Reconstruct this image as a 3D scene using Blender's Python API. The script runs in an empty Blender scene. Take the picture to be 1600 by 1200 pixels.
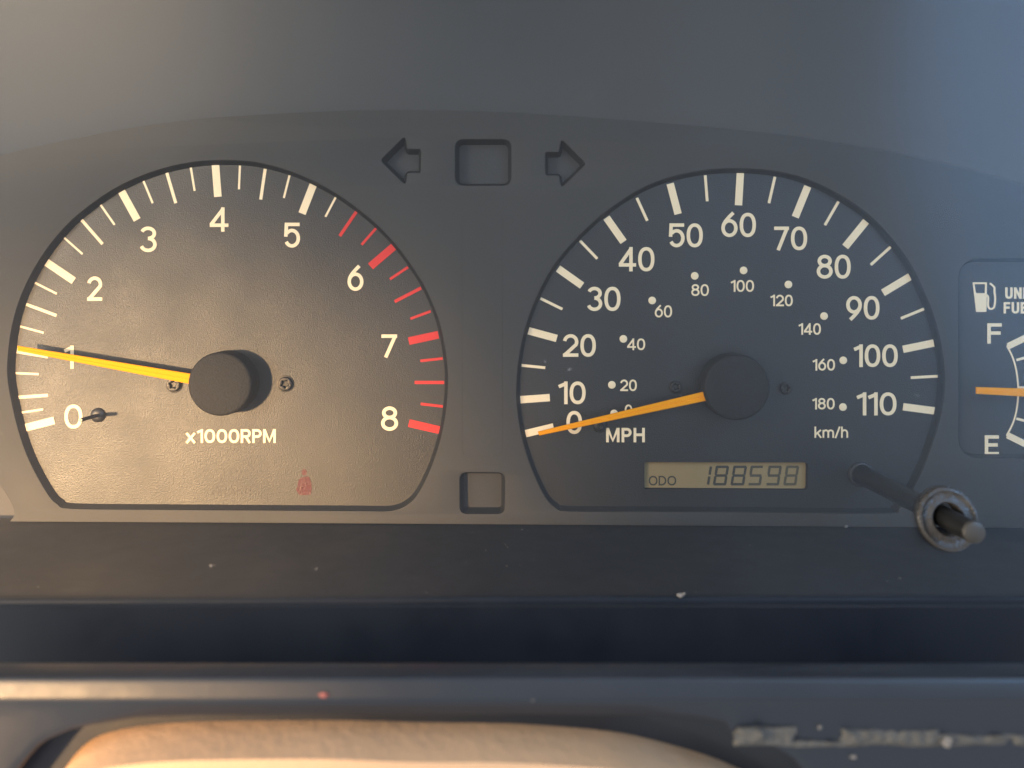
import bpy, bmesh, math, random
from mathutils import Vector, noise
random.seed(7)
R = math.radians
S = bpy.context.scene
COL = S.collection

# ------------------------------------------------------------------ camera, light, exposure
# All lengths below are worked out in millimetres and written to Blender in metres.
# y = 0 is the plane of the dial faces; h = millimetres in front of it, towards the viewer.
D = 200.0                      # camera distance from the dial faces (mm)
PX = 0.15                      # mm per photograph pixel on the dial plane
VX, VY = 800.0, 461.0          # photograph pixel straight in front of the camera

cam_data = bpy.data.cameras.new('camera')
cam = bpy.data.objects.new('camera', cam_data)
COL.objects.link(cam)
cam.location = (0, -D / 1000, 0)
cam.rotation_euler = (R(90), 0, 0)
cam_data.sensor_width = 36
cam_data.lens = 36 * D / (1600 * PX)
cam_data.shift_y = -(600 - VY) / 1600
cam_data.clip_start = 0.005
cam_data.clip_end = 20
cam_data.dof.use_dof = True
cam_data.dof.focus_distance = 0.197
cam_data.dof.aperture_fstop = 13
S.camera = cam

world = bpy.data.worlds.new('World')
S.world = world
world.use_nodes = True
bg = world.node_tree.nodes['Background']
bg.inputs['Color'].default_value = (0.88, 0.94, 1.04, 1)
bg.inputs['Strength'].default_value = 0.78

def lamp(kind, name, loc, target, color, power, **kw):
    d = bpy.data.lights.new(name, kind)
    o = bpy.data.objects.new(name, d)
    COL.objects.link(o)
    o.location = Vector(loc)
    o.rotation_euler = (Vector(target) - Vector(loc)).to_track_quat('-Z', 'Y').to_euler()
    d.color = color
    d.energy = power
    for k, v in kw.items():
        setattr(d, k, v)
    return o

# low warm sunlight through the side window, from the left
lamp('SPOT', 'low_sun', (-0.68, -1.10, -0.075), (-0.091, 0, -0.083), (1.0, 0.61, 0.29), 235,
     spot_size=R(8.4), spot_blend=0.5, shadow_soft_size=0.036)
# soft daylight from the driver's window on the left
lamp('AREA', 'side_window', (-0.95, -0.62, 0.10), (0.02, 0, -0.01), (1.0, 0.87, 0.70), 23,
     shape='RECTANGLE', size=0.6, size_y=0.5)
# two more sun-coloured spots, added to brighten the hood's left and its corner
lamp('SPOT', 'low_sun', (-0.68, -1.10, -0.050), (-0.110, -0.02, 0.093), (1.0, 0.72, 0.46), 230,
     spot_size=R(5.2), spot_blend=1.0, shadow_soft_size=0.045)
lamp('SPOT', 'low_sun', (-0.68, -1.10, -0.050), (-0.117, -0.02, 0.070), (1.0, 0.74, 0.48), 520,
     spot_size=R(1.7), spot_blend=1.0, shadow_soft_size=0.045)
# blue sky through the window on the right
lamp('AREA', 'sky_window', (1.08, -0.95, 0.66), (0.10, 0, 0.03), (0.26, 0.55, 1.0), 12,
     shape='ELLIPSE', size=1.1, size_y=0.8)
lamp('AREA', 'sky_window', (1.10, -1.00, 0.68), (0.10, 0, 0.03), (0.30, 0.58, 1.0), 4,
     shape='ELLIPSE', size=2.1, size_y=1.5)  # wider, dimmer lamp added to soften the edge of the sky's reflection

S.view_settings.view_transform = 'Standard'
S.view_settings.look = 'None'
S.view_settings.exposure = 0
S.view_settings.gamma = 1
S.view_settings.use_curve_mapping = False
S.render.engine = 'CYCLES'
S.cycles.use_denoising = True
S.cycles.max_bounces = 8
S.cycles.transparent_max_bounces = 12

# ------------------------------------------------------------------ materials
def mat(name, color, rough=0.5, spec=0.5, metal=0.0, grain=None, blotch=None, tint=None, coat=0.0, specks=None):
    """grain = (noise scale per metre, depth in mm, strength); blotch = (scale, amount);
    specks = (scale, threshold, colour)"""
    m = bpy.data.materials.new(name)
    m.use_nodes = True
    nt = m.node_tree
    b = nt.nodes['Principled BSDF']
    b.inputs['Base Color'].default_value = (*color, 1)
    b.inputs['Roughness'].default_value = rough
    b.inputs['Specular IOR Level'].default_value = spec
    b.inputs['Metallic'].default_value = metal
    b.inputs['Coat Weight'].default_value = coat
    tc = nt.nodes.new('ShaderNodeTexCoord')
    geo = nt.nodes.new('ShaderNodeNewGeometry')
    pos = geo.outputs['Position']
    if blotch:
        n = nt.nodes.new('ShaderNodeTexNoise')
        n.inputs['Scale'].default_value = blotch[0]
        n.inputs['Detail'].default_value = 6
        n.inputs['Roughness'].default_value = 0.65
        nt.links.new(pos, n.inputs['Vector'])
        mr = nt.nodes.new('ShaderNodeMapRange')
        mr.inputs['From Min'].default_value = 0.3
        mr.inputs['From Max'].default_value = 0.7
        mr.inputs['To Min'].default_value = max(0.02, rough - blotch[1])
        mr.inputs['To Max'].default_value = min(1, rough + blotch[1])
        nt.links.new(n.outputs['Fac'], mr.inputs['Value'])
        nt.links.new(mr.outputs['Result'], b.inputs['Roughness'])
        mx = nt.nodes.new('ShaderNodeMix')
        mx.data_type = 'RGBA'
        mx.inputs['A'].default_value = (*[c * (1 - blotch[1]) for c in color], 1)
        mx.inputs['B'].default_value = (*[min(1, c * (1 + blotch[1])) for c in (tint or color)], 1)
        nt.links.new(n.outputs['Fac'], mx.inputs['Factor'])
        nt.links.new(mx.outputs['Result'], b.inputs['Base Color'])
        col_out = mx.outputs['Result']
    else:
        col_out = None
    if specks:
        n = nt.nodes.new('ShaderNodeTexNoise')
        n.inputs['Scale'].default_value = specks[0]
        n.inputs['Detail'].default_value = 2
        nt.links.new(pos, n.inputs['Vector'])
        mr = nt.nodes.new('ShaderNodeMapRange')
        mr.inputs['From Min'].default_value = specks[1]
        mr.inputs['From Max'].default_value = specks[1] + 0.05
        nt.links.new(n.outputs['Fac'], mr.inputs['Value'])
        mx = nt.nodes.new('ShaderNodeMix')
        mx.data_type = 'RGBA'
        mx.inputs['A'].default_value = (*color, 1)
        if col_out:
            nt.links.new(col_out, mx.inputs['A'])
        mx.inputs['B'].default_value = (*specks[2], 1)
        nt.links.new(mr.outputs['Result'], mx.inputs['Factor'])
        nt.links.new(mx.outputs['Result'], b.inputs['Base Color'])
    if grain:
        n = nt.nodes.new('ShaderNodeTexNoise')
        n.inputs['Scale'].default_value = grain[0]
        n.inputs['Detail'].default_value = 3
        n.inputs['Roughness'].default_value = 0.6
        nt.links.new(pos, n.inputs['Vector'])
        bp = nt.nodes.new('ShaderNodeBump')
        bp.inputs['Distance'].default_value = grain[1] / 1000
        bp.inputs['Strength'].default_value = grain[2]
        nt.links.new(n.outputs['Fac'], bp.inputs['Height'])
        nt.links.new(bp.outputs['Normal'], b.inputs['Normal'])
    return m

M = {}
M['dial'] = mat('dial_grained_black', (0.013, 0.0125, 0.012), 0.40, 0.54, grain=(3000, 0.17, 0.55), blotch=(60, 0.06))
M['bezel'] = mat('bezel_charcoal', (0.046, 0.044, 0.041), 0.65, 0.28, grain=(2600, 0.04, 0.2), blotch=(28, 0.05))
M['wall'] = mat('bezel_wall_shaded', (0.018, 0.019, 0.021), 0.6, 0.25, grain=(2600, 0.05, 0.3))  # darker than the bezel: shade of the recesses put into the colour
M['recess'] = mat('window_smoked', (0.034, 0.033, 0.032), 0.5, 0.4, grain=(1800, 0.10, 0.4))
M['housing'] = mat('housing_grey', (0.06, 0.055, 0.055), 0.6, 0.3, grain=(1200, 0.1, 0.3))
M['print'] = mat('cream_print', (0.97, 0.77, 0.49), 0.55, 0.3, grain=(3000, 0.03, 0.3), blotch=(300, 0.05))
M['red'] = mat('red_print', (0.68, 0.035, 0.028), 0.55, 0.3, grain=(3000, 0.03, 0.3), blotch=(300, 0.06))
M['faint'] = mat('faint_lamp_lettering', (0.018, 0.015, 0.014), 0.45, 0.5, grain=(1500, 0.2, 0.5))
M['faint_red'] = mat('faint_red_lamp_symbol', (0.085, 0.020, 0.022), 0.5, 0.3, grain=(1500, 0.25, 0.6), blotch=(900, 0.5))
M['needle'] = mat('needle_orange', (1.0, 0.36, 0.001), 0.7, 0.03, grain=(900, 0.05, 0.3), blotch=(500, 0.05))
M['hub'] = mat('hub_black', (0.022, 0.021, 0.020), 0.55, 0.14, grain=(2200, 0.22, 0.9))
M['screw'] = mat('screw_dark_steel', (0.032, 0.030, 0.028), 0.42, 0.5, metal=0.6, blotch=(2500, 0.12))
M['pin'] = mat('pin_dark', (0.03, 0.03, 0.032), 0.35, 0.5)
M['pin_collar'] = mat('pin_collar_grey', (0.022, 0.022, 0.024), 0.42, 0.5)
M['lcd'] = mat('lcd_olive', (0.27, 0.19, 0.085), 0.5, 0.2, blotch=(60, 0.06), tint=(0.31, 0.225, 0.11))
M['seg_dark'] = mat('lcd_segment_dark', (0.045, 0.04, 0.028), 0.5, 0.3)
M['seg_mid'] = mat('lcd_segment_mid', (0.075, 0.065, 0.04), 0.5, 0.3)
M['seg_pale'] = mat('lcd_segment_pale', (0.09, 0.075, 0.042), 0.5, 0.3)
M['hood'] = mat('hood_charcoal', (0.085, 0.087, 0.090), 0.65, 0.3, grain=(1400, 0.05, 0.2), blotch=(12, 0.10))
M['ledge'] = mat('ledge_black', (0.008, 0.011, 0.017), 0.55, 0.22, grain=(1400, 0.05, 0.25), blotch=(40, 0.15))
M['trim'] = mat('trim_black', (0.008, 0.011, 0.017), 0.45, 0.5, grain=(900, 0.05, 0.35), blotch=(60, 0.10), coat=0.2)
M['tan'] = mat('tan_vinyl', (0.55, 0.345, 0.20), 0.75, 0.1, grain=(330, 0.35, 0.5), blotch=(110, 0.07))
M['foam'] = mat('dusty_foam', (0.085, 0.08, 0.072), 0.95, 0.1, grain=(900, 0.3, 0.7), blotch=(160, 0.18))
M['crumb'] = mat('pale_crumb', (0.19, 0.17, 0.15), 0.9, 0.1, blotch=(1500, 0.3))
M['red_fleck'] = mat('red_fleck', (0.30, 0.10, 0.08), 0.7, 0.2, blotch=(900, 0.3))
M['grommet'] = mat('grommet_grey', (0.036, 0.032, 0.028), 0.38, 0.5, grain=(900, 0.5, 0.7), blotch=(500, 0.3))
M['stem'] = mat('stem_black', (0.006, 0.006, 0.006), 0.42, 0.35, grain=(1500, 0.08, 0.4))
M['cap'] = mat('stem_cap_grey', (0.04, 0.037, 0.033), 0.4, 0.5, grain=(1500, 0.05, 0.3))  # lighter grey than the stem
M['seam'] = mat('seam_dark', (0.040, 0.038, 0.036), 0.7, 0.2)  # slightly darker than the bezel

def lens_material():
    m = bpy.data.materials.new('clear_lens')
    m.use_nodes = True
    nt = m.node_tree
    nt.nodes.clear()
    out = nt.nodes.new('ShaderNodeOutputMaterial')
    tr = nt.nodes.new('ShaderNodeBsdfTransparent')
    tr.inputs['Color'].default_value = (0.97, 0.98, 0.985, 1)
    gl = nt.nodes.new('ShaderNodeBsdfGlossy')
    gl.inputs['Roughness'].default_value = 0.16
    df = nt.nodes.new('ShaderNodeBsdfDiffuse')
    df.inputs['Color'].default_value = (0.6, 0.6, 0.6, 1)
    fr = nt.nodes.new('ShaderNodeFresnel')
    fr.inputs['IOR'].default_value = 1.25
    a = nt.nodes.new('ShaderNodeMixShader')
    nt.links.new(fr.outputs['Fac'], a.inputs['Fac'])
    nt.links.new(tr.outputs['BSDF'], a.inputs[1])
    nt.links.new(gl.outputs['BSDF'], a.inputs[2])
    # thin film of dust, raised so that it also paints in a hazy veil
    geo = nt.nodes.new('ShaderNodeNewGeometry')
    n = nt.nodes.new('ShaderNodeTexNoise')
    n.inputs['Scale'].default_value = 18
    n.inputs['Detail'].default_value = 5
    nt.links.new(geo.outputs['Position'], n.inputs['Vector'])
    mr = nt.nodes.new('ShaderNodeMapRange')
    mr.inputs['From Min'].default_value = 0.25
    mr.inputs['From Max'].default_value = 0.75
    mr.inputs['To Min'].default_value = 0.005
    mr.inputs['To Max'].default_value = 0.013
    nt.links.new(n.outputs['Fac'], mr.inputs['Value'])
    c = nt.nodes.new('ShaderNodeMixShader')
    n2 = nt.nodes.new('ShaderNodeTexNoise')       # sparse grains of dust stuck to it
    n2.inputs['Scale'].default_value = 650
    n2.inputs['Detail'].default_value = 1
    nt.links.new(geo.outputs['Position'], n2.inputs['Vector'])
    m2 = nt.nodes.new('ShaderNodeMapRange')
    m2.inputs['From Min'].default_value = 0.79
    m2.inputs['From Max'].default_value = 0.87
    m2.inputs['To Max'].default_value = 0.12
    nt.links.new(n2.outputs['Fac'], m2.inputs['Value'])
    ad = nt.nodes.new('ShaderNodeMath')
    nt.links.new(mr.outputs['Result'], ad.inputs[0])
    nt.links.new(m2.outputs['Result'], ad.inputs[1])
    nt.links.new(ad.outputs['Value'], c.inputs['Fac'])
    nt.links.new(a.outputs['Shader'], c.inputs[1])
    nt.links.new(df.outputs['BSDF'], c.inputs[2])
    nt.links.new(c.outputs['Shader'], out.inputs['Surface'])
    return m
M['lens'] = lens_material()

# ------------------------------------------------------------------ helpers
WORLD_AT = {}

def at(px, py, h=0.0):
    """photograph pixel seen at h mm in front of the dial plane -> (x, z) in mm"""
    k = (D - h) * PX / D
    return ((px - VX) * k, (VY - py) * k)

def P3(px, py, h):
    x, z = at(px, py, h)
    return Vector((x, -h, z))

def thing(name, label, cat, loc_mm, group=None):
    o = bpy.data.objects.new(name, None)
    COL.objects.link(o)
    o.empty_display_size = 0.01
    o.location = Vector(loc_mm) / 1000
    WORLD_AT[o.name] = Vector(loc_mm)
    o['label'] = label
    o['category'] = cat
    if group:
        o['group'] = group
    return o

def tag(o, label=None, cat=None, group=None, kind=None):
    if label: o['label'] = label
    if cat: o['category'] = cat
    if group: o['group'] = group
    if kind: o['kind'] = kind
    return o

def mesh_obj(name, verts, faces, material, parent=None, sharp=32):
    """verts in world mm; the object's origin goes to their centre"""
    vs = [Vector(v) for v in verts]
    lo = Vector([min(v[i] for v in vs) for i in range(3)])
    hi = Vector([max(v[i] for v in vs) for i in range(3)])
    c = (lo + hi) / 2
    me = bpy.data.meshes.new(name)
    me.from_pydata([(v - c) / 1000 for v in vs], [], faces)
    me.update()
    bm = bmesh.new()
    bm.from_mesh(me)
    bmesh.ops.recalc_face_normals(bm, faces=bm.faces)
    bm.to_mesh(me)
    bm.free()
    me.polygons.foreach_set('use_smooth', [True] * len(me.polygons))
    me.set_sharp_from_angle(angle=R(sharp))
    me.materials.append(material)
    o = bpy.data.objects.new(name, me)
    COL.objects.link(o)
    base = Vector((0, 0, 0))
    if parent is not None:
        o.parent = parent
        base = WORLD_AT[parent.name]
    o.location = (c - base) / 1000
    WORLD_AT[o.name] = c
    return o

def smooth_loop(pts, sub=4, closed=True):
    """Catmull-Rom through the points"""
    out = []
    n = len(pts)
    rng = range(n) if closed else range(n - 1)
    for i in rng:
        if closed:
            p0, p1, p2, p3 = pts[i - 1], pts[i], pts[(i + 1) % n], pts[(i + 2) % n]
        else:
            p0, p1, p2, p3 = pts[max(i - 1, 0)], pts[i], pts[i + 1], pts[min(i + 2, n - 1)]
        for k in range(sub):
            t = k / sub
            out.append(tuple(0.5 * ((2 * p1[j]) + (-p0[j] + p2[j]) * t + (2 * p0[j] - 5 * p1[j] + 4 * p2[j] - p3[j]) * t * t
                                    + (-p0[j] + 3 * p1[j] - 3 * p2[j] + p3[j]) * t ** 3) for j in range(2)))
    if not closed:
        out.append(tuple(pts[-1]))
    return out

def area2(l):
    return sum(l[i - 1][0] * l[i][1] - l[i][0] * l[i - 1][1] for i in range(len(l)))

def inset(loop, d):
    """move a closed loop inwards by d"""
    n = len(loop)
    sgn = 1 if area2(loop) > 0 else -1
    out = []
    for i in range(n):
        a, b, c = Vector(loop[i - 1]), Vector(loop[i]), Vector(loop[(i + 1) % n])
        e1 = (b - a); e2 = (c - b)
        if e1.length < 1e-9: e1 = e2
        if e2.length < 1e-9: e2 = e1
        e1 = e1.normalized(); e2 = e2.normalized()
        n1 = Vector((-e1.y, e1.x)) * sgn
        n2 = Vector((-e2.y, e2.x)) * sgn
        m = n1 + n2
        if m.length < 1e-6:
            m = n1
        m = m / max(m.length_squared / 2, 0.5)
        out.append((b.x + m.x * d, b.y + m.y * d))
    return out

def round_poly(pts, r, seg=5):
    """round the corners of a closed polygon"""
    out = []
    n = len(pts)
    rr = r if isinstance(r, (list, tuple)) else [r] * n
    for i in range(n):
        a, b, c = Vector(pts[i - 1]), Vector(pts[i]), Vector(pts[(i + 1) % n])
        u, v = (a - b), (c - b)
        q = min(rr[i], u.length * 0.48, v.length * 0.48)
        p, s = b + u.normalized() * q, b + v.normalized() * q
        for k in range(seg + 1):
            t = k / seg
            w = p * (1 - t) ** 2 + b * 2 * t * (1 - t) + s * t * t
            out.append((w.x, w.y))
    return out

def filled(name, loops, h0, h1, material, parent, bevel=0.0):
    """plate between h0 and h1 (mm) with outline loops[0] and holes loops[1:], edges bevelled"""
    cu = bpy.data.curves.new('tmp', 'CURVE')
    cu.dimensions = '2D'
    cu.fill_mode = 'BOTH'
    for l in loops:
        sp = cu.splines.new('POLY')
        sp.points.add(len(l) - 1)
        for p, q in zip(sp.points, l):
            p.co = (q[0], q[1], 0, 1)
        sp.use_cyclic_u = True
    cu.extrude = (h1 - h0) / 2 - bevel
    cu.bevel_depth = bevel
    cu.bevel_resolution = 2
    cu.offset = -bevel
    ob = bpy.data.objects.new('tmp', cu)
    COL.objects.link(ob)
    dg = bpy.context.evaluated_depsgraph_get()
    me = bpy.data.meshes.new_from_object(ob.evaluated_get(dg))
    bm = bmesh.new()
    bm.from_mesh(me)
    bmesh.ops.remove_doubles(bm, verts=bm.verts, dist=1e-4)
    mid = (h0 + h1) / 2
    verts = [(v.co.x, -(mid + v.co.z), v.co.y) for v in bm.verts]
    bm.verts.index_update()
    faces = [[v.index for v in f.verts] for f in bm.faces]
    bm.free()
    bpy.data.objects.remove(ob)
    bpy.data.curves.remove(cu)
    bpy.data.meshes.remove(me)
    return mesh_obj(name, verts, faces, material, parent)

def loft(name, rings, material, parent, closed=True, cap_end=False, cap_start=False, sharp=32):
    n = len(rings[0])
    verts = [v for r in rings for v in r]
    faces = []
    for a in range(len(rings) - 1):
        for i in range(n if closed else n - 1):
            j = (i + 1) % n
            faces.append((a * n + i, a * n + j, (a + 1) * n + j, (a + 1) * n + i))
    if cap_end:
        faces.append(tuple(range((len(rings) - 1) * n, len(rings) * n)))
    if cap_start:
        faces.append(tuple(range(n)))
    return mesh_obj(name, verts, faces, material, parent, sharp)

def lathe(name, cx, cz, prof, material, parent, seg=40, cap=True, wob=0.0):
    """turned solid about an axis towards the viewer; prof = [(radius, h), ...] in mm"""
    rings = []
    for r, h in prof:
        ring = []
        for i in range(seg):
            a = 2 * math.pi * i / seg
            q = r
            if wob:
                q = r * (1 + wob * noise.noise(Vector((math.cos(a) * 3, math.sin(a) * 3, h * 0.7))))
            ring.append((cx + q * math.cos(a), -h, cz + q * math.sin(a)))
        rings.append(ring)
    return loft(name, rings, material, parent, cap_end=cap)

def ribbon_geo(path, w, h0, h1, closed=False):
    """flat stroke of width w along path -> verts, faces"""
    pts = [Vector(p) for p in path]
    n = len(pts)
    L, Rr = [], []
    for i in range(n):
        if closed:
            e1 = pts[i] - pts[i - 1]; e2 = pts[(i + 1) % n] - pts[i]
        else:
            e1 = pts[i] - pts[i - 1] if i > 0 else pts[1] - pts[0]
            e2 = pts[i + 1] - pts[i] if i < n - 1 else pts[-1] - pts[-2]
        e1 = e1.normalized(); e2 = e2.normalized()
        m = Vector((-e1.y, e1.x)) + Vector((-e2.y, e2.x))
        m = m / max(m.length_squared / 2, 0.6)
        L.append(pts[i] + m * (w / 2)); Rr.append(pts[i] - m * (w / 2))
    verts, faces = [], []
    for i in range(n):
        for q in (L[i], Rr[i]):
            verts.append((q.x, -h1, q.y)); verts.append((q.x, -h0, q.y))
    for i in range(n if closed else n - 1):
        a, b = 4 * i, 4 * ((i + 1) % n)
        faces += [(a, b, b + 2, a + 2), (a, a + 1, b + 1, b), (a + 2, b + 2, b + 3, a + 3)]
    if not closed:
        e = 4 * (n - 1)
        faces += [(0, 2, 3, 1), (e, e + 1, e + 3, e + 2)]
    return verts, faces

def join_geo(parts):
    V, F = [], []
    for v, f in parts:
        o = len(V)
        V += v
        F += [tuple(i + o for i in q) for q in f]
    return V, F

# ---- a plain stroke alphabet, one unit high -----------------------------------
def arc(cx, cy, rx, ry, a0, a1, n=14, p=2.0):
    out = []
    for i in range(n + 1):
        a = R(a0 + (a1 - a0) * i / n)
        c, s = math.cos(a), math.sin(a)
        out.append((cx + rx * math.copysign(abs(c) ** (2 / p), c), cy + ry * math.copysign(abs(s) ** (2 / p), s)))
    return out

WID = {'1': 0.40, '4': 0.76, '7': 0.66, '3': 0.70, 'M': 0.86, 'P': 0.64, 'H': 0.72, 'x': 0.70, 'R': 0.68, 'k': 0.62,
       'm': 0.98, '/': 0.46, 'h': 0.60, 'O': 0.86, 'D': 0.76, 'U': 0.70, 'N': 0.72, 'F': 0.60, 'E': 0.60, 'L': 0.56, 'A': 0.76,
       'Y': 0.7, 'B': 0.66, 'K': 0.68, ' ': 0.35}

def glyph(ch, W, t):
    """list of (path, closed) centre lines for a letter W wide, 1 high, stroke t"""
    x0, x1, y0, y1, c = t / 2, W - t / 2, t / 2, 1 - t / 2, W / 2
    rx = (x1 - x0) / 2
    if ch in '0O':
        return [(arc(c, .5, rx, (y1 - y0) / 2, 0, 360, 36, 2.25)[:-1], True)]
    if ch == '1':
        return [([(x1, 0), (x1, 1)], False), ([(x1, 1 - t * .62), (0, .77)], False)]
    if ch == '2':
        top = arc(c, y1 - rx, rx, rx, 172, -28, 14)
        return [(top + [(x0 + t * .15, y0 + .02)], False), ([(0, y0), (W, y0)], False)]
    if ch == '3':
        r1 = (y1 - .535) / 2
        r2 = (.535 - y0) / 2
        return [(arc(c, .535 + r1, rx * .92, r1, 160, -90, 16), False), (arc(c, y0 + r2, rx, r2, 90, -162, 16), False)]
    if ch == '4':
        v = W * .70
        return [([(v, 0), (v, 1)], False), ([(v, 1 - t * .55), (t * .3, .28)], False), ([(0, .265), (W, .265)], False)]
    if ch == '5':
        r = rx
        b = [(x0 + .03 * W, .47)] + arc(c, y0 + .31, r, .31, 140, -152, 18)
        return [([(W * .13, y1), (W * .97, y1)], False), ([(W * .17, 1), (x0 + .02 * W, .44)], False), (b[1:], False)]
    if ch in '69':
        ry = .30
        ring = arc(c, y0 + ry, rx, ry, 0, 360, 30)[:-1]
        a = (x0 + .006, y0 + ry + .06)
        st = []
        for i in range(9):
            s = i / 8
            p0, p1, p2 = (W * .74, 1.0), (W * .12, .62), a
            st.append(tuple(p0[j] * (1 - s) ** 2 + 2 * p1[j] * s * (1 - s) + p2[j] * s * s for j in range(2)))
        g = [(ring, True), (st, False)]
        if ch == '9':
            g = [([(W - x, 1 - y) for x, y in p], cl) for p, cl in g]
        return g
    if ch == '7':
        return [([(0, y1), (W, y1)], False), ([(x1 - t * .08, 1 - t * .5), (W * .27, 0)], False)]
    if ch == '8':
        ra = (y1 - .545) / 2
        rb = (.545 - y0) / 2
        return [(arc(c, .545 + ra, rx * .86, ra, 0, 360, 28)[:-1], True), (arc(c, y0 + rb, rx, rb, 0, 360, 28)[:-1], True)]
    if ch == 'M':
        return [([(x0, 0), (x0, 1)], False), ([(x1, 0), (x1, 1)], False),
                ([(x0 + t * .1, 1 - t * .2), (c, .12), (x1 - t * .1, 1 - t * .2)], False)]
    if ch in 'PRB':
        ra = (y1 - .46) / 2
        bowl = [(x0, y1)] + arc(x1 - ra, .46 + ra, ra, ra, 90, -90, 10) + [(x0, .46)]
        g = [([(x0, 0), (x0, 1)], False), (bowl, False)]
        if ch == 'R':
            g.append(([(c, .46), (x1 + t * .1, 0)], False))
        if ch == 'B':
            rb = (.46 - y0) / 2
            g.append(([(x0, .46)] + arc(x1 - rb, y0 + rb, rb, rb, 90, -90, 10) + [(x0, y0)], False))
        return g
    if ch == 'H':
        return [([(x0, 0), (x0, 1)], False), ([(x1, 0), (x1, 1)], False), ([(x0, .52), (x1, .52)], False)]
    if ch == 'x':
        return [([(t * .4, 0), (W - t * .4, .72)], False), ([(t * .4, .72), (W - t * .4, 0)], False)]
    if ch == 'k':
        return [([(x0, 0), (x0, 1)], False), ([(x0, .28), (x1, .70)], False), ([(W * .42, .42), (x1 + t * .1, 0)], False)]
    if ch == 'K':
        return [([(x0, 0), (x0, 1)], False), ([(x0, .40), (x1, 1)], False), ([(W * .4, .55), (x1, 0)], False)]
    if ch == 'h':
        return [([(x0, 0), (x0, 1)], False), ([(x0, .40)] + arc(c, .42, rx, .27, 160, 0, 10) + [(x1, 0)], False)]
    if ch == 'm':
        q = (x1 - x0) / 4
        return [([(x0, 0), (x0, .70)], False),
                (arc(x0 + q, .45, q, .22, 165, 0, 9) + [(x0 + 2 * q, 0)], False),
                (arc(x0 + 3 * q, .45, q, .22, 165, 0, 9) + [(x1, 0)], False)]
    if ch == '/':
        return [([(t * .3, -.03), (W - t * .3, 1.0)], False)]
    if ch == 'D':
        ra = (y1 - y0) / 2
        return [([(x0, 0), (x0, 1)], False), ([(x0, y1), (c * .8, y1)] + arc(x1 - ra * .9, .5, ra * .9, ra, 80, -80, 12) + [(c * .8, y0), (x0, y0)], False)]
    if ch == 'U':
        return [([(x0, 1), (x0, y0 + rx)] + arc(c, y0 + rx, rx, rx, 190, 350, 12) + [(x1, y0 + rx), (x1, 1)], False)]
    if ch == 'N':
        return [([(x0, 0), (x0, 1)], False), ([(x1, 0), (x1, 1)], False), ([(x0, 1 - t * .3), (x1, t * .3)], False)]
    if ch in 'FEL':
        g = [([(x0, 0), (x0, 1)], False)]
        if ch in 'FE':
            g += [([(x0, y1), (W, y1)], False), ([(x0, .52), (W * .92, .52)], False)]
        if ch in 'EL':
            g.append(([(x0, y0), (W, y0)], False))
        return g
    if ch == 'A':
        return [([(x0 * .6, 0), (c, 1 - t * .3), (W - x0 * .6, 0)], False), ([(W * .2, .32), (W * .8, .32)], False)]
    if ch == 'Y':
        return [([(x0, 1), (c, .45), (x1, 1)], False), ([(c, .5), (c, 0)], False)]
    return []

def lettering(name, s, x0, x1, ytop, ybot, stroke_px, material, parent, h=0.0, gap=0.09, thick=0.09):
    """a word set into the photograph box x0..x1, ytop..ybot (dial-plane pixels)"""
    H = ybot - ytop
    t = stroke_px / H
    ws = [WID.get(c, 0.72) for c in s]
    tot = sum(ws) + gap * (len(s) - 1)
    k = (x1 - x0) / (tot * H)                 # horizontal fit
    parts = []
    cur = 0.0
    lift = 0.0
    for c, w in zip(s, ws):
        W = w * k
        for path, closed in glyph(c, W, t):
            pp = [at(x0 + (cur + x) * H, ybot - y * H, h) for x, y in path]
            parts.append(ribbon_geo(pp, stroke_px * PX * (D - h) / D, h - 0.02, h + thick + lift, closed))
            lift = (lift + 0.006) % 0.03
        cur += (w + gap) * k
    V, F = join_geo(parts)
    return mesh_obj(name, V, F, material, parent)

def tick(parent, o, i, w, material, h=0.0, thick=0.09):
    a, b = at(*o, h), at(*i, h)
    V, F = ribbon_geo([a, b], w * PX, h - 0.02, h + thick)
    return mesh_obj('tick_mark', V, F, material, parent)

def dot(parent, x, y, r, material):
    cx, cz = at(x, y)
    return lathe('dot_mark', cx, cz, [(r * PX, -0.02), (r * PX, 0.07), (r * PX * 0.97, 0.085)], material, parent, 24)

# ------------------------------------------------------------------ the setting
BEZ = 1.8     # front of the bezel above the dial faces
junction = [(-260, 330), (-120, 282), (0, 243.5), (92, 222.5), (200, 201), (300, 187.5), (400, 180), (520, 174), (650, 172), (800, 176),
            (950, 186), (1100, 198), (1200, 208), (1300, 222), (1400, 239), (1500, 262), (1600, 290), (1720, 330), (1860, 385)]
jl = smooth_loop(junction, 3, closed=False)
rows = []
for k in range(29):
    t = k / 28
    h = 0.6 + 61 * t * 0.62
    ring = []
    e = max(-0.05, (h - 1.8) / 25.0)
    e = min(1.0, e) if e < 0 else min(1.0, e) * (1.25 - 0.25 * min(1.0, e))
    for p in jl:
        x, z = at(p[0], p[1], 1.8)
        ring.append((x * (1 + 0.10 * t), -h, z + (74.0 - z) * e + 30 * max(0.0, t * 0.62 - 0.3)))
    rows.append(ring)
# rounded nose and upper side, so that the hood has thickness
last = rows[-1]
for dh, dz in ((2.5, 1.6), (3.6, 4.0), (2.8, 6.6), (0.0, 8.2), (-60, 9.5)):
    rows.append([(v[0], v[1] - dh, v[2] + dz) for v in last])
hood = loft('dashboard_hood', rows, M['hood'], None, closed=False, sharp=60)
tag(hood, 'charcoal grained underside of the dashboard hood above the gauges', 'dashboard', kind='structure')

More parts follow.
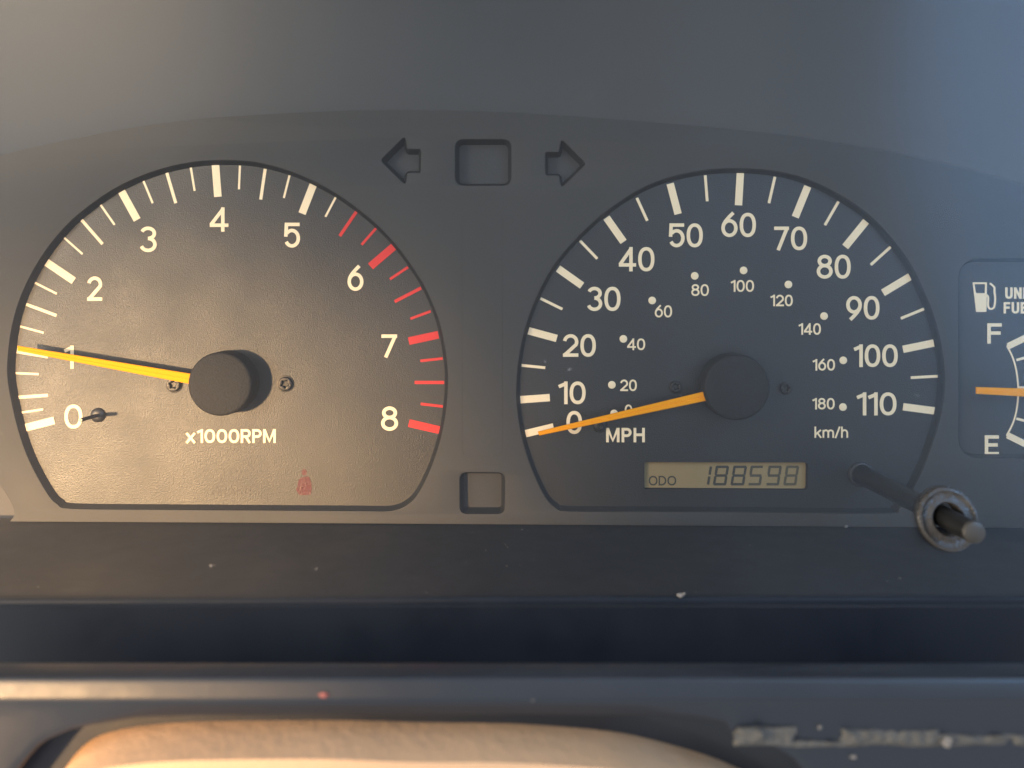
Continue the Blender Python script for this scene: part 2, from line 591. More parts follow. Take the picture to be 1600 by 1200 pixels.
# ledge in front of the bezel, falling slightly towards the viewer
LEDGE_H = 44.0
led_back = [(-260, 813.5), (0, 815), (400, 817), (800, 819.5), (1200, 822), (1600, 825), (1900, 827)]
led_front = [(-260, 934), (0, 935), (400, 934.5), (800, 932.5), (1200, 932.5), (1600, 932), (1900, 932)]
rows = []
xs = [-300 + 25 * i for i in range(93)]
def interp(tab, x):
    for (a, b), (c, d) in zip(tab, tab[1:]):
        if x <= c:
            return b + (d - b) * max(0.0, (x - a)) / (c - a) if x > a else b
    return tab[-1][1]
backv = []
frontv = []
for x in xs:
    backv.append(P3(x, interp(led_back, x), 1.0))
    X = at(x, 0, 1.0)[0]
    # keep columns running straight towards the viewer
    pxf = VX + X / ((D - LEDGE_H) * PX / D)
    z = at(0, interp(led_front, max(-250, min(1890, pxf))), LEDGE_H)[1]
    frontv.append(Vector((X, -LEDGE_H, z)))
rows.append([tuple(v + Vector((0, 3.0, 0))) for v in backv])
for k in range(9):
    t = k / 8
    rows.append([tuple(a.lerp(b, t * 0.985)) for a, b in zip(backv, frontv)])
for dh, dz in ((-0.1, -0.05), (0.15, -0.25), (0.3, -0.7), (0.3, -1.6), (0.3, -12), (0.3, -60)):
    rows.append([(v[0], v[1] - dh, v[2] + dz) for v in frontv])
ledge = loft('dashboard_ledge', rows, M['ledge'], None, closed=False, sharp=45)
tag(ledge, 'dusty black ledge below the gauges', 'dashboard', kind='structure')

# ------------------------------------------------------------------ gauge bezel
tach_px = [(11.5, 585), (12.5, 555), (18.5, 510), (33.5, 460), (62, 405), (99, 357), (141, 320), (191, 288), (248, 265), (300, 253.5),
           (347, 250.5), (400, 253.5), (455, 268), (495, 285.5), (530, 305.5), (560, 327), (591, 353), (620, 384), (643, 415), (662.5, 446),
           (677.5, 478.5), (687, 505), (695, 542), (699.5, 580), (698.8, 620), (693.8, 660), (685, 697), (672.5, 733), (657, 765), (640, 786),
           (612, 798.2), (560, 798.5), (400, 797.5), (250, 796.5), (112, 795), (90, 788), (75, 773), (52, 733), (36.5, 697), (24.5, 657), (15.5, 615)]
speed_px = [(807, 612), (808.5, 640), (814, 677), (823.5, 712), (836, 745), (852, 777), (867, 792.5), (888, 799), (1000, 799.5), (1200, 801),
            (1385, 802.5), (1404, 796), (1420, 776), (1442.5, 732), (1457, 693), (1467.5, 660), (1474, 627), (1476.5, 590), (1472, 545), (1462, 503),
            (1446, 460), (1423, 413), (1394, 373), (1356, 334), (1310, 303), (1262, 280), (1210, 267), (1152, 263), (1098, 266.5),
            (1040, 279), (992, 300), (940, 336), (900, 373), (865, 415), (838, 465), (819, 518), (809.5, 570)]
def px_loop(l, h, sub=3):
    return [at(x, y, h) for x, y in smooth_loop(l, sub)]
tach_o = px_loop(tach_px, BEZ)
speed_o = px_loop(speed_px, BEZ)
fuel_o = [at(x, y, BEZ) for x, y in round_poly([(1498, 404), (1860, 404), (1860, 716), (1498, 716)], 34, 8)]
arrow_l = round_poly([at(x, y, BEZ) for x, y in [(594, 250.5), (633, 212), (636.5, 233), (657.5, 233), (657.5, 270), (636.5, 270), (634, 290)]],
                     [.9, 1.1, .35, .6, .6, .35, 1.1], 4)
arrow_r = round_poly([at(x, y, BEZ) for x, y in [(916, 256), (877, 294), (873, 274), (852, 274), (852, 237.5), (873, 237.5), (877, 217)]],
                     [.9, 1.1, .35, .6, .6, .35, 1.1], 4)
win_c = round_poly([at(x, y, BEZ) for x, y in [(711, 217.5), (799, 217.5), (799, 290), (711, 290)]], 2.1, 6)
win_b = round_poly([at(x, y, BEZ) for x, y in [(718, 738), (789, 738.5), (788.5, 803), (718.5, 803)]], 1.7, 6)
notch = smooth_loop([(-320, 676), (-60, 722), (-25, 738), (0, 759), (12.5, 777), (21.5, 795), (21.5, 806), (15, 814.5)], 3, closed=False)
outer_px = [(-320, 815)] + [(15, 815.2), (400, 817.3), (800, 819.8), (1200, 822.3), (1600, 825.2), (1900, 827)] \
    + [(1900, 300), (1600, 240), (1300, 160), (800, 100), (300, 110), (0, 170), (-320, 250)]
outer = [at(x, y, BEZ) for x, y in notch[:-1]] + [at(x, y, BEZ) for x, y in outer_px[1:]]

bez = thing('gauge_bezel', 'matte charcoal bezel framing the dials, with arrow windows', 'bezel', P3(800, 818, 0))
filled('face_plate', [outer, tach_o, speed_o, fuel_o, arrow_l, arrow_r, win_c, win_b], BEZ - 1.0, BEZ, M['bezel'], bez, bevel=0.14)
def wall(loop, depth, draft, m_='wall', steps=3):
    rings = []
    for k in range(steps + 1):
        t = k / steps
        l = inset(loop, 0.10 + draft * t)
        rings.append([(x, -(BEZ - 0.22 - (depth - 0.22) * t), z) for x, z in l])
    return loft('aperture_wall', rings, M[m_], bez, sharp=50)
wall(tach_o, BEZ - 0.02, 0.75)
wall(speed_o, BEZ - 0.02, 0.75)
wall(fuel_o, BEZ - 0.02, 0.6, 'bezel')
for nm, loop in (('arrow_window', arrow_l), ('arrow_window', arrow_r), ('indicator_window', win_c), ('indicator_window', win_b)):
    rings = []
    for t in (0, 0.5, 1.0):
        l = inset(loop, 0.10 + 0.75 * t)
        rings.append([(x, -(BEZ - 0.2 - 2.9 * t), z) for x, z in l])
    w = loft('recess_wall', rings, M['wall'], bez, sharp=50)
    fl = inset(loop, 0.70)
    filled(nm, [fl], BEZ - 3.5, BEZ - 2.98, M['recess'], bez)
# faint moulded panel outline between the dials
seam = [at(x, y, BEZ) for x, y in [(722, 335), (722, 500), (722, 698)]]
seam += [at(x, y, BEZ) for x, y in [(723, 706), (727, 711.5), (735, 713), (772, 713), (780, 711), (784, 706), (785, 698), (785, 500), (785, 335)]]
V, F = ribbon_geo(seam, 0.13, BEZ - 0.02, BEZ + 0.02)
mesh_obj('panel_seam', V, F, M['seam'], bez)
# back of the instrument housing, seen in the notch at the left
hl = [at(x, y, -4) for x, y in [(-340, 60), (1920, 60), (1920, 850), (-340, 850)]]
filled('housing', [hl], -5.2, -4.2, M['housing'], bez)

# ------------------------------------------------------------------ shared gauge pieces
def dial_face(loop, holes, parent, grow=0.9, m_='dial'):
    o = inset(loop, 0.85 - grow)
    return filled('dial_face', [o] + holes, -0.8, 0.0, M[m_], parent)

def screw(px, py, parent, rot, r=1.62):
    cx, cz = at(px, py, 0.5)
    circ = [(cx + r * math.cos(2 * math.pi * i / 32), cz + r * math.sin(2 * math.pi * i / 32)) for i in range(32)]
    star = []
    for i in range(10):
        q = r * (0.62 if i % 2 == 0 else 0.34)
        a = rot + math.pi * i / 5
        star.append((cx + q * math.cos(a), cz + q * math.sin(a)))
    star = round_poly(star, 0.14, 3)
    s = filled('screw', [circ, star], 0.0, 0.85, M['screw'], parent, bevel=0.22)
    lathe('screw_recess', cx, cz, [(r * 0.66, 0.05), (r * 0.66, 0.16)], M['pin'], s, 20)
    lathe('washer', cx, cz, [(r * 1.22, -0.02), (r * 1.22, 0.14), (r * 1.0, 0.2), (r * 0.7, 0.2)], M['screw'], s, 32)
    return s

def needle(tip_a, tip_b, hub_a, hub_b, h, parent, material):
    """tapered pointer with a ridged upper side; corners given as photograph pixels at height h"""
    A, B, Cc, Dd = [Vector(at(*p, h)) for p in (tip_a, tip_b, hub_a, hub_b)]
    rings = []
    for k in range(7):
        t = k / 6
        a = A.lerp(Cc, t)
        b = B.lerp(Dd, t)
        th = 0.45 + 0.5 * t
        cs = [(0.0, h - th), (0.0, h - 0.14), (0.10, h), (0.44, h), (0.50, h - 0.10), (0.56, h), (0.90, h), (1.0, h - 0.14), (1.0, h - th)]
        rings.append([(*[(a.lerp(b, u)).x], -hh, (a.lerp(b, u)).y) for u, hh in cs])
    return loft('needle', rings, material, parent, cap_start=True, cap_end=True, sharp=20)

def hub_cap(px, py, htop, r, parent):
    cx, cz = at(px, py, htop)
    prof = [(r * 1.03, 0.3), (r * 1.02, htop - 0.7), (r * 1.005, htop - 0.3), (r * 0.975, htop - 0.08), (r * 0.93, htop),
            (r * 0.6, htop + 0.05), (r * 0.25, htop + 0.12), (r * 0.06, htop + 0.16), (r * 0.01, htop + 0.165)]
    return lathe('hub_cap', cx, cz, prof, M['hub'], parent, 72)

# ------------------------------------------------------------------ tachometer
tacho = thing('tachometer', 'tachometer dial with red zone from six to eight, needle near one', 'gauge', P3(356, 797, 0))
tf = dial_face(tach_o, [], tacho)
maj = [((336.8, 258), (340.6, 307.5)), ((190, 299), (214.5, 343.5)), ((73, 410), (115.5, 438.8)), ((27, 546), (75.8, 554)),
       ((38, 668.8), (85, 656.8)), ((489.5, 288.8), (472, 333.8))]
for o_, i_ in maj:
    tick(tf, o_, i_, 11.8, M['print'])
med = [((260.8, 270), (274.8, 317.5)), ((127.8, 343.8), (160.5, 381.3)), ((41.3, 475.5), (88.5, 493)), ((28, 620.8), (75.5, 617.5)),
       ((414.5, 264), (407.5, 311.8))]
for o_, i_ in med:
    tick(tf, o_, i_, 4.8, M['print'])
sml = [((375, 258.8), (373.5, 295.8)), ((298.3, 261.8), (304.3, 298.3)), ((224.3, 282.8), (238.8, 317.5)), ((157.3, 320), (179.3, 351.3)),
       ((100.5, 371.5), (129.3, 397)), ((55, 441.8), (89, 459)), ((31.8, 510), (68.8, 520)), ((25, 583), (61, 584.5)), ((31, 645), (67.5, 639.5)),
       ((452.5, 274), (443.5, 309.5)), ((525, 307.5), (508.5, 338.8))]
for o_, i_ in sml:
    tick(tf, o_, i_, 3.3, M['print'])
for o_, i_, w in [((557.5, 330), (531, 368.8), 5), ((587.5, 356.8), (565, 382.5), 4), ((615, 385.5), (579, 416.3), 12), ((637.5, 417.5), (609.3, 436.3), 4),
                  ((658, 450), (616.8, 471.3), 5), ((673, 486.3), (641.3, 498), 4), ((685, 523), (638.8, 533), 12), ((691.8, 560), (657, 563.8), 4),
                  ((694, 597.5), (648, 597.5), 5), ((692, 635), (657.5, 631), 4), ((686.8, 672), (639, 661), 12)]:
    tick(tf, o_, i_, w, M['red'])
for s, x0, x1, y0, y1 in [('4', 328, 357, 324, 362), ('3', 218, 245, 354, 394), ('2', 136.5, 160, 432, 470), ('1', 101, 115.5, 540, 576),
                          ('0', 101, 129, 632, 669.5), ('5', 443.5, 469, 348, 387), ('6', 543, 568, 415.5, 454.5), ('7', 596, 620.5, 522.5, 558.5),
                          ('8', 595.5, 622, 635, 673)]:
    lettering('numeral', s, x0, x1, y0, y1, 5.4, M['print'], tf)
lettering('unit_lettering', 'x1000RPM', 290, 431, 670.5, 692, 3.7, M['print'], tf, gap=0.10)
# dead warning lamps under the grain
c_ = at(361, 744)
V1 = [ribbon_geo([(c_[0] + 1.75 * math.cos(2 * math.pi * i / 28), c_[1] + 1.75 * math.sin(2 * math.pi * i / 28)) for i in range(28)], 0.28, -0.02, 0.03, True),
      ribbon_geo([(c_[0], c_[1] - .1), (c_[0], c_[1] + 1.0)], 0.3, -0.02, 0.035), ribbon_geo([(c_[0], c_[1] - .9), (c_[0], c_[1] - .55)], 0.3, -0.02, 0.035)]
for s_, a0, a1 in ((-1, 130, 230), (1, -50, 50)):
    V1.append(ribbon_geo([(c_[0] + 2.5 * math.cos(R(a0 + (a1 - a0) * i / 10)), c_[1] + 2.5 * math.sin(R(a0 + (a1 - a0) * i / 10))) for i in range(11)], 0.26, -0.02, 0.03))
V, F = join_geo(V1)
mesh_obj('brake_symbol', V, F, M['faint'], tf)
lettering('lamp_lettering', 'BRAKE', 330, 392, 760, 774, 2.4, M['faint'], tf, thick=0.03)
# seat-belt figure: head, torso and lap in three closed outlines
fig = []
for poly in ([(473, 733), (478, 733), (480, 738), (478, 743), (473, 743), (471, 738)],
             [(469, 746), (483, 744), (487, 756), (487, 768), (466, 768), (465, 754)],
             [(462, 764), (466, 760), (487, 764), (486, 773), (468, 774)]):
    pts = round_poly([at(x, y) for x, y in poly], 0.5, 4)
    n_ = len(pts)
    fig.append(([(x, -0.03 - 0.004 * len(fig), z) for x, z in pts] + [(x, 0.02, z) for x, z in pts],
                [tuple(range(n_))] + [(i, (i + 1) % n_, n_ + (i + 1) % n_, n_ + i) for i in range(n_)]))
V, F = join_geo(fig)
mesh_obj('seat_belt_symbol', V, F, M['faint_red'], tf)

NH = 4.4
nd = needle((27, 540.3), (27.5, 548.3), (298, 584.5), (296, 600), NH, tacho, M['needle'])
hub_cap(343, 600.5, 6.0, 49 * PX * 194 / 200, nd)
screw(271, 601, tacho, 0.3)
screw(445.5, 600, tacho, 1.0)
def stop_pin(px, py, parent, length):
    cx, cz = at(px, py, 0)
    p = lathe('stop_pin', cx, cz, [(0.46, -0.02), (0.42, length - 0.2), (0.3, length)], M['pin'], parent, 16)
    lathe('pin_collar', cx, cz, [(1.7, -0.03), (1.7, 0.3), (1.5, 0.6), (1.1, 0.85), (0.7, 0.95), (0.4, 0.97)], M['pin_collar'], p, 32, cap=False)
    return p
stop_pin(153.5, 648.5, tacho, 8.0)

# ------------------------------------------------------------------ speedometer
speedo = thing('speedometer', 'speedometer dial from 0 to 110 MPH, needle resting at zero', 'gauge', P3(1142, 800, 0))
lcd_o = round_poly([at(x, y, 0) for x, y in [(1007, 722), (1262.5, 722.5), (1262, 766), (1007, 764.5)]], [0.3, 0.9, 0.9, 0.3], 4)
sf = dial_face(speed_o, [lcd_o], speedo)
for o_, i_ in [((821.3, 677.5), (865, 667)), ((813, 624.5), (859, 621.2)), ((825.8, 516.8), (870, 528.8)), ((871.8, 419.5), (909.5, 446.3)),
               ((947.5, 340), (974.3, 378)), ((1047, 286.8), (1059.5, 334.5)), ((1156.7, 270), (1153.8, 320.8)), ((1262, 291.3), (1242.5, 339.3)),
               ((1353, 345.8), (1320.5, 385.8)), ((1423.3, 431.3), (1379.5, 457.5)), ((1460.8, 535.5), (1410.8, 545.8)), ((1460.5, 642), (1411, 635.5))]:
    tick(sf, o_, i_, 11.5, M['print'])
for o_, i_ in [((815, 570.8), (852, 574.5)), ((844.5, 466.3), (878.8, 483)), ((906.3, 376.3), (933.3, 404.3)), ((995, 309.3), (1011.3, 345)),
               ((1101.8, 273.8), (1105, 314.5)), ((1210.8, 276.3), (1201.3, 317.5)), ((1310, 315), (1288.8, 351.8)), ((1391.8, 385.5), (1360.5, 413.8)),
               ((1447, 481.3), (1407.5, 497.5)), ((1465.5, 587.8), (1423, 590))]:
    tick(sf, o_, i_, 4.3, M['print'])
for s, x0, x1, y0, y1 in [('10', 873, 915, 596, 631.5), ('0', 885, 909.5, 642, 678), ('20', 879.5, 931, 522, 557.5), ('30', 916.5, 969.5, 448, 486),
                          ('40', 967, 1022.5, 386, 424), ('50', 1044.5, 1098, 349, 386.5), ('60', 1127, 1181, 332.5, 370.5), ('70', 1209.5, 1261, 354, 391),
                          ('80', 1276, 1329, 398, 435.5), ('90', 1322, 1374, 462.5, 499.5), ('100', 1334.5, 1402.5, 538, 573.5), ('110', 1339, 1400.5, 613, 649)]:
    lettering('numeral', s, x0, x1, y0, y1, 5.4, M['print'], sf)
for s, x0, x1, y0, y1 in [('20', 969, 995, 593, 611), ('0', 976, 988, 632, 650), ('40', 980, 1008, 528.8, 547), ('60', 1023, 1050, 477, 496),
                          ('80', 1080, 1107.5, 444, 462.5), ('100', 1142, 1178, 437.5, 456), ('120', 1204, 1238.5, 460.5, 478.5), ('140', 1248, 1282.5, 505, 523),
                          ('160', 1270, 1304.5, 561, 579), ('180', 1269.5, 1304, 621.8, 639.7)]:
    lettering('small_numeral', s, x0, x1, y0, y1, 2.7, M['print'], sf)
for x, y in [(956, 601.3), (959.5, 646), (974, 529.5), (1019, 469.5), (1085.5, 431), (1161.8, 422.5), (1231.8, 444.5), (1287.5, 493.8), (1317.5, 563), (1317, 636)]:
    dot(sf, x, y, 6.0, M['print'])
lettering('unit_lettering', 'MPH', 947, 1007.5, 668.5, 691, 4.2, M['print'], sf, gap=0.13)
lettering('unit_lettering', 'km/h', 1272.5, 1325, 666.5, 684, 2.6, M['print'], sf, gap=0.07)
nd = needle((840.3, 674.6), (842.6, 680.8), (1106, 611), (1109, 625.3), NH, speedo, M['needle'])
hub_cap(1152, 605.5, 6.0, 50.5 * PX * 194 / 200, nd)
screw(1056, 604.3, speedo, 0.6, 1.35)
screw(1228, 606.8, speedo, 0.1, 1.35)
stop_pin(937, 664, speedo, 3.0)

# ------------------------------------------------------------------ odometer display in the speedometer face
odo = thing('odometer_display', 'small olive odometer screen reading ODO 188598', 'display', P3(1135, 765, -1.1))
sc_l = [at(x, y, -1.1) for x, y in [(1001, 715), (1269, 715), (1269, 772), (1001, 772)]]
screen = filled('screen', [sc_l], -1.8, -1.1, M['lcd'], odo)
rings = []
for t in (0, 1):
    rings.append([(x, 0.0 + 1.12 * t - 0.02, z) for x, z in inset(lcd_o, -0.02 + 0.18 * t)])
loft('window_edge', rings, M['wall'], odo, sharp=50)
lettering('lettering', 'ODO', 1013.6, 1056.5, 743.5, 758.5, 2.3, M['seg_dark'], screen, h=-1.1, gap=0.10, thick=0.03)
SEG = {'1': 'bc', '8': 'abcdefg', '5': 'acdfg', '9': 'abcdfg'}
def lcd_digit(ch, x0, x1, y0, y1, fade):
    sl = 5.0          # slant in pixels over the height
    g = 1.3
    t = 3.9
    def q(x, y):
        return at(x + sl * (y1 - y) / (y1 - y0) - sl / 2, y, -1.1)
    ym = (y0 + y1) / 2
    seg = {'a': [(x0 + g, y0 + t / 2), (x1 - g, y0 + t / 2)], 'g': [(x0 + g, ym), (x1 - g, ym)], 'd': [(x0 + g, y1 - t / 2), (x1 - g, y1 - t / 2)],
           'f': [(x0 + t / 2, y0 + g), (x0 + t / 2, ym - g)], 'b': [(x1 - t / 2, y0 + g), (x1 - t / 2, ym - g)],
           'e': [(x0 + t / 2, ym + g), (x0 + t / 2, y1 - g)], 'c': [(x1 - t / 2, ym + g), (x1 - t / 2, y1 - g)]}
    parts = [ribbon_geo([q(*p) for p in seg[k]], t * PX, -1.12, -1.075 + 0.004 * i) for i, k in enumerate(SEG[ch])]
    V, F = join_geo(parts)
    mesh_obj('digit', V, F, fade, screen)
for ch, x0, x1, m_ in [('1', 1090, 1110.5, 'seg_dark'), ('8', 1116, 1137, 'seg_dark'), ('8', 1143.5, 1165, 'seg_dark'), ('5', 1170.5, 1191, 'seg_mid'),
                       ('9', 1198.5, 1219.5, 'seg_mid'), ('8', 1226, 1246.5, 'seg_pale')]:
    lcd_digit(ch, x0, x1, 727.5, 758.5, M[m_])

# ------------------------------------------------------------------ fuel gauge at the right edge
fuel = thing('fuel_gauge', 'fuel gauge with F and E letters and pump symbol at right edge', 'gauge', P3(1660, 715, 0))
ff = dial_face(fuel_o, [], fuel, m_='bezel')
lettering('letter', 'F', 1542.5, 1565, 505, 537, 5.4, M['print'], ff)
lettering('letter', 'E', 1538.5, 1560.5, 680, 711.5, 5.4, M['print'], ff)
lettering('lettering', 'UNLEADED', 1570.5, 1676, 449, 467, 3.6, M['print'], ff, gap=0.14)
lettering('lettering', 'FUEL ONLY', 1568, 1682, 472, 490, 3.6, M['print'], ff, gap=0.14)
def plate(name, pts, parent, h1=0.09, m_='print', r=0.12):
    return filled(name, [round_poly([at(x, y) for x, y in p], r, 3) for p in pts], -0.02, h1, M[m_], parent)
pump = plate('pump_symbol', [[(1519.5, 441), (1542, 441), (1541, 487.5), (1525, 487.5)], [(1522.5, 444), (1538.8, 444), (1538.5, 458), (1524.8, 458)]], ff)
hose = smooth_loop([(1541.5, 461), (1544, 465), (1543.5, 477), (1547, 482.5), (1553, 480), (1555, 466), (1553.5, 456), (1553.5, 449), (1546.5, 442.5)], 3, False)
V, F = ribbon_geo([at(*p) for p in hose], 3.0 * PX, -0.02, 0.085)
mesh_obj('pump_hose', V, F, M['print'], ff)
arc_p = smooth_loop([(1573, 540), (1582, 558), (1588, 580), (1590.8, 608), (1589, 636), (1583, 660), (1572.5, 681)], 4, False)
V, F = ribbon_geo([at(*p) for p in arc_p], 2.6 * PX, -0.02, 0.08)
mesh_obj('scale_arc', V, F, M['print'], ff)
for o_, i_, w in [((1575, 541), (1612, 523), 10), ((1588, 562.5), (1620, 554), 4), ((1591, 606), (1622, 606), 5), ((1588, 654), (1618, 662), 4), ((1574, 680), (1612, 699), 10)]:
    tick(ff, o_, i_, w, M['print'], thick=0.1)
fn = needle((1526, 605), (1526, 615.5), (1690, 610), (1690, 625), 3.6, fuel, M['needle'])
hub_cap(1712, 618, 5.0, 4.6, fn)

# ------------------------------------------------------------------ trip reset knob and clear cover
KX, KZ = at(1345, 741, 0)
knob = thing('trip_reset_knob', 'thin black trip reset stem poking out through the clear cover', 'knob', (KX, 0, KZ))
lathe('stem_hole_ring', KX, KZ, [(3.0, -0.02), (3.0, 0.5), (2.7, 0.9), (2.3, 1.0)], M['pin'], knob, 36)  # black ring stands in for the dark hole round the stem
lathe('stem', KX, KZ, [(2.45, 0.02), (2.45, 1.0), (2.25, 1.6), (2.1, 20), (1.98, 38), (1.95, 48.6)], M['stem'], knob, 36)
lathe('stem_cap', KX, KZ, [(1.95, 48.55), (1.95, 49.1), (1.86, 49.4), (1.6, 49.55), (0.2, 49.6)], M['cap'], knob, 36)

lens = thing('lens_cover', 'clear dusty plastic cover in front of all the dials', 'cover', (0, -42, -55))
LH, TILT = 39.4, 0.28
def lens_h(z):
    return LH - (z - KZ) * TILT + TILT * (z - KZ) ** 2 / 230.0
lo = [(-205, -57), (205, -57), (205, 67), (-205, 67)]
hole = [(KX + 3.4 * math.cos(2 * math.pi * i / 40), KZ + 3.4 * math.sin(2 * math.pi * i / 40)) for i in range(40)]
pane = filled('pane', [lo, hole], -0.6, 0.6, M['lens'], lens)
bm = bmesh.new()
bm.from_mesh(pane.data)
for k in range(1, 24):            # rows of vertices so that it can curve
    zc = (-57 + 124.0 * k / 24 - WORLD_AT[pane.name].z) / 1000
    bmesh.ops.bisect_plane(bm, geom=bm.verts[:] + bm.edges[:] + bm.faces[:], plane_co=(0, 0, zc), plane_no=(0, 0, 1))
bm.to_mesh(pane.data)
bm.free()
pane.data.polygons.foreach_set('use_smooth', [True] * len(pane.data.polygons))
pane.data.set_sharp_from_angle(angle=R(30))
for v in pane.data.vertices:      # lean the pane back a little
    z = v.co.z * 1000 + WORLD_AT[pane.name].z
    v.co.y -= lens_h(z) / 1000
pane.data.update()
gp = [(5.6, LH - 1.0), (5.75, LH + 0.5), (5.5, LH + 1.0), (5.1, LH + 1.1), (4.6, LH + 0.75), (4.0, LH + 0.7), (3.5, LH + 0.95), (3.1, LH + 1.0), (2.8, LH + 0.7), (2.6, LH - 2.0)]
gr = lathe('grommet', KX, KZ, gp, M['grommet'], lens, 56, cap=False, wob=0.02)
for v in gr.data.vertices:        # seated in the leaning pane
    v.co.y += v.co.z * TILT
gr.data.update()

# ------------------------------------------------------------------ trim lip, column cover, foam strip
TH = 75.0
TQ = (D - TH) / 110.0
def trim_profile():
    # (h, z offset from top)
    out = [(TH - 7.5, -22.0), (TH - 7.5, -3.2)]
    for i in range(9):
        a = R(180 - 90 * i / 8)
        out.append((TH - 4.3 + 3.2 * math.cos(a), -3.2 + 3.2 * math.sin(a)))
    out += [(TH - 0.5, -0.06), (TH - 0.2, -0.22), (TH - 0.02, -0.5), (TH + 0.08, -0.8), (TH + 0.6, -2.5), (TH + 0.64, -2.8), (TH + 0.58, -3.2), (TH + 0.42, -3.6)]
    return out
prof = trim_profile()
ztop = at(0, 1059, TH)[1]
bot_px = [(-400, 1800), (-120, 1420), (0, 1245), (37, 1196), (62, 1169), (105, 1150), (150, 1141), (206, 1131.5), (300, 1127.5), (800, 1126.5), (1000, 1128),
          (1090, 1132), (1138, 1140), (1150, 1168), (1210, 1176), (1242, 1197), (1300, 1270), (1420, 1500), (2000, 1800)]
cols = []
xs = sorted(set([-400 + 12 * i for i in range(190)]))
for x in xs:
    X = at(x, 0, TH)[0]
    zb = at(0, interp(bot_px, x), TH + 1)[1]
    col = [(X, -h, ztop + dz) for h, dz in prof]
    ze = col[-1][2]
    zb = max(min(zb, ze - 1.0), -110)
    for k in range(1, 6):
        t = k / 5
        col.append((X, -(TH + 0.42 - 1.1 * t), ze + (zb + 0.4 - ze) * t))
    col.append((X, -(TH - 0.95), zb))
    col.append((X, -(TH - 3.0), zb + 0.2))
    cols.append(col)
trim = loft('trim_lip', cols, M['trim'], None, closed=False, sharp=50)
tag(trim, 'glossy black dash trim with rounded lip across the bottom of the picture', 'dash trim')

cs = [(-75, -110), (-66, -84), (-62, -70), (-59.5, -64.5), (-57, -60.9), (-55.5, -58.9), (-53.4, -57.2), (-50.4, -56.2), (-46, -55.5), (-38, -55.0), (-25, -54.9), (-12, -55.2),
      (0, -55.3), (8, -55.8), (14, -56.5), (19.5, -57.8), (24.8, -59.3), (28.5, -60.8), (33, -63), (38, -67), (44, -76), (52, -110)]
cs = smooth_loop(cs, 3, False)
rows = []
for k in range(10):
    h = TH - 22 + 2.6 * k
    rows.append([(x * 1.215, -h, z * 1.205 + 0.9 - (h - 62) * 0.14 + 0.45 * noise.noise(Vector((x * .06, h * .06, 3.1)))) for x, z in cs])
colc = loft('column_cover', rows, M['tan'], None, closed=False, sharp=60, cap_end=True)
tag(colc, 'tan rounded steering column cover under the black trim', 'column cover')

def rough_strip(name, px0, px1, y0, y1, h, seed, parent, depth=1.3):
    nx, ny = max(8, int((px1 - px0) / 3)), 12
    V, F = [], []
    for i in range(nx + 1):
        for j in range(ny + 1):
            u, v = i / nx, j / ny
            j0 = 3.0 * noise.noise(Vector((i * .09, seed, 0.3)))
            j1 = 3.2 * noise.noise(Vector((i * .08, seed, 5.3)))
            x = px0 + (px1 - px0) * u + 9.0 * noise.noise(Vector((v * 2.2, seed, u * 3)))
            y = (y0 + j0) + ((y1 + j1) - (y0 + j0)) * v
            edge = min(1, 4 * min(u, 1 - u) * nx / 10, 4 * min(v, 1 - v))
            hh = h + depth * (0.35 + 0.6 * noise.noise(Vector((x * .05, y * .06, seed))) + 0.12 * noise.noise(Vector((x * .16, y * .18, seed)))) * edge
            V.append(tuple(P3(x, y, hh)))
    for i in range(nx):
        for j in range(ny):
            a = i * (ny + 1) + j
            F.append((a, a + 1, a + ny + 2, a + ny + 1))
    n0 = len(V)                                  # a back sheet closes the piece
    for i in range(nx + 1):
        for j in range(ny + 1):
            v = V[i * (ny + 1) + j]
            V.append((v[0], -(h - 0.9), v[2]))
    for i in range(nx):
        for j in range(ny):
            a = n0 + i * (ny + 1) + j
            F.append((a, a + ny + 1, a + ny + 2, a + 1))
    ring = [i * (ny + 1) for i in range(nx + 1)] + [nx * (ny + 1) + j for j in range(1, ny + 1)] \
        + [i * (ny + 1) + ny for i in range(nx - 1, -1, -1)] + [j for j in range(ny - 1, 0, -1)]
    for a, b in zip(ring, ring[1:] + ring[:1]):
        F.append((a, b, n0 + b, n0 + a))
    return mesh_obj(name, V, F, M['foam'], parent, sharp=70)
foam = thing('foam_strip', 'torn dusty grey foam strip along the lower right trim edge', 'foam strip', P3(1370, 1168, TH + 1))
rough_strip('foam_piece', 1150, 1243, 1138, 1166, TH + 0.2, 1.7, foam)
rough_strip('foam_piece', 1316, 1470, 1140, 1166, TH + 0.2, 4.1, foam)
rough_strip('foam_piece', 1462, 1700, 1147, 1166, TH + 0.2, 8.3, foam, 0.9)
rough_strip('foam_edge', 1244, 1318, 1160, 1168, TH + 0.2, 6.2, foam, 0.6)

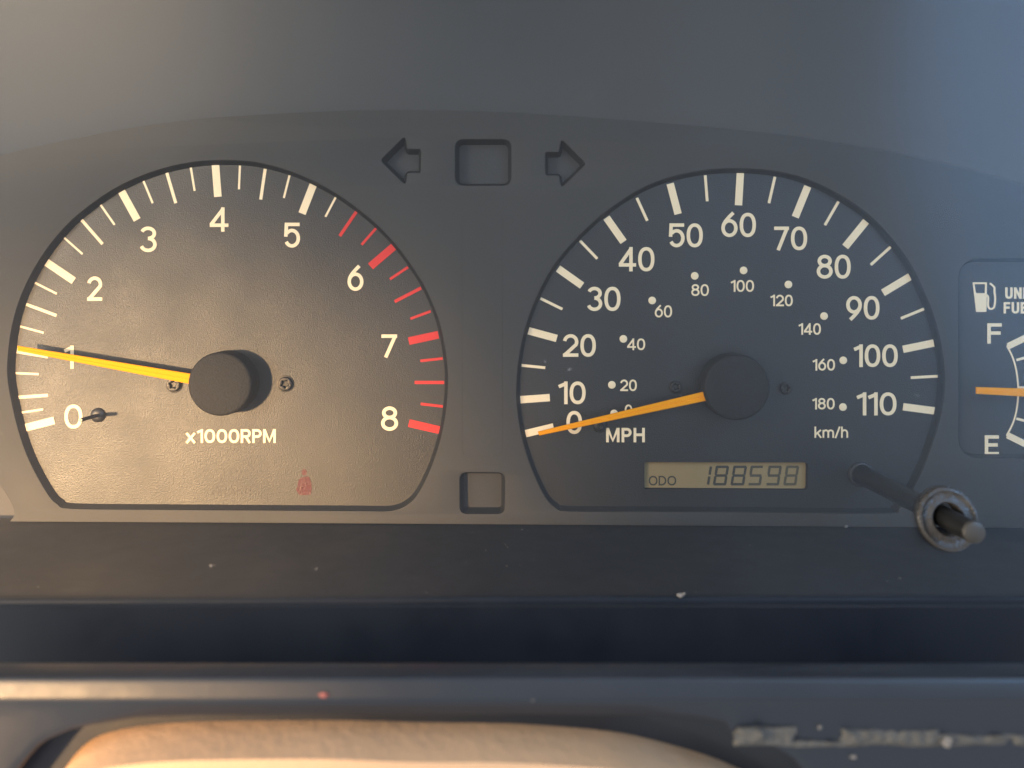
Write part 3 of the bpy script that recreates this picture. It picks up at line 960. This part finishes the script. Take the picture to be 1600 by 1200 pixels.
def crumb(name, px, py, h, r_px, m_, label, seed, squash=0.6, group=None):
    c = P3(px, py, h)
    r = r_px * PX * (D - h) / D
    bm = bmesh.new()
    bmesh.ops.create_icosphere(bm, subdivisions=2, radius=1)
    V = []
    for v in bm.verts:
        q = 1 + 1.1 * noise.noise(v.co * 2.3 + Vector((seed, 0, seed)))
        V.append((c.x + v.co.x * r * q * 1.2, c.y + v.co.y * r * q * 0.5, c.z + v.co.z * r * q * squash))
    F = [[v.index for v in f.verts] for f in bm.faces]
    bm.free()
    return tag(mesh_obj(name, V, F, M[m_], None, sharp=40), label, 'debris', group)
crumb('red_fleck', 506, 1086, TH + 0.7, 5, 'red_fleck', 'small red fleck stuck on the black trim lip', 2.0, 0.8)
crumb('crumb', 1064, 929.5, LEDGE_H + 0.3, 5.5, 'crumb', 'pale crumb on the front edge of the ledge', 3.0, 0.6)
crumb('crumb', 1480, 1160, TH + 1.2, 6.5, 'crumb', 'largest pale crumb on the grey foam strip', 5.0, 0.95)
crumb('crumb', 1333, 1183, TH + 0.2, 3.5, 'crumb', 'tiny crumb on the trim just below the foam strip', 7.0, 0.8)
crumb('crumb', 1281, 1137, TH + 0.4, 3, 'crumb', 'tiny crumb on the trim above the gap in the foam', 9.0, 0.8)
crumb('crumb', 1322, 822.5, 2.0, 2.6, 'crumb', 'tiny bright grain at the foot of the speedometer bezel', 11.0, 0.8)
crumb('crumb', 833, 1093, TH + 0.5, 2.6, 'crumb', 'tiny pale speck midway along the black trim lip', 13.0, 1.0)

# loose dust lying on the ledge and stuck to its front edge
parts = []
for i in range(60):
    u = random.random()
    h = random.uniform(3, LEDGE_H - 0.2)
    X = random.uniform(-150, 150)
    t = h / LEDGE_H
    zb = at(0, 819.0, 1.0)[1]
    zf = at(0, 933.5, LEDGE_H)[1]
    z = zb + (zf - zb) * (h - 1.0) / (LEDGE_H - 1.0) * 0.985 + 0.12
    s = random.choice([0.04, 0.05, 0.07, 0.09])
    a = random.uniform(0, 3.14)
    l = s * random.choice([1, 1, 1.5, 4])
    dx, dy = math.cos(a) * l, math.sin(a) * l
    V = [(X - dx, -h - dy, z), (X + dx * .3 - dy * .5, -h + dx * .4, z + s), (X + dx, -h + dy, z + s * .3), (X, -h, z - 0.15)]
    parts.append((V, [(0, 1, 2), (0, 2, 3), (0, 3, 1), (1, 3, 2)]))
V, F = join_geo(parts)
dust = mesh_obj('dust', V, F, M['crumb'], None)
tag(dust, 'scattered pale dust and lint on the black ledge', 'dust', kind='stuff')
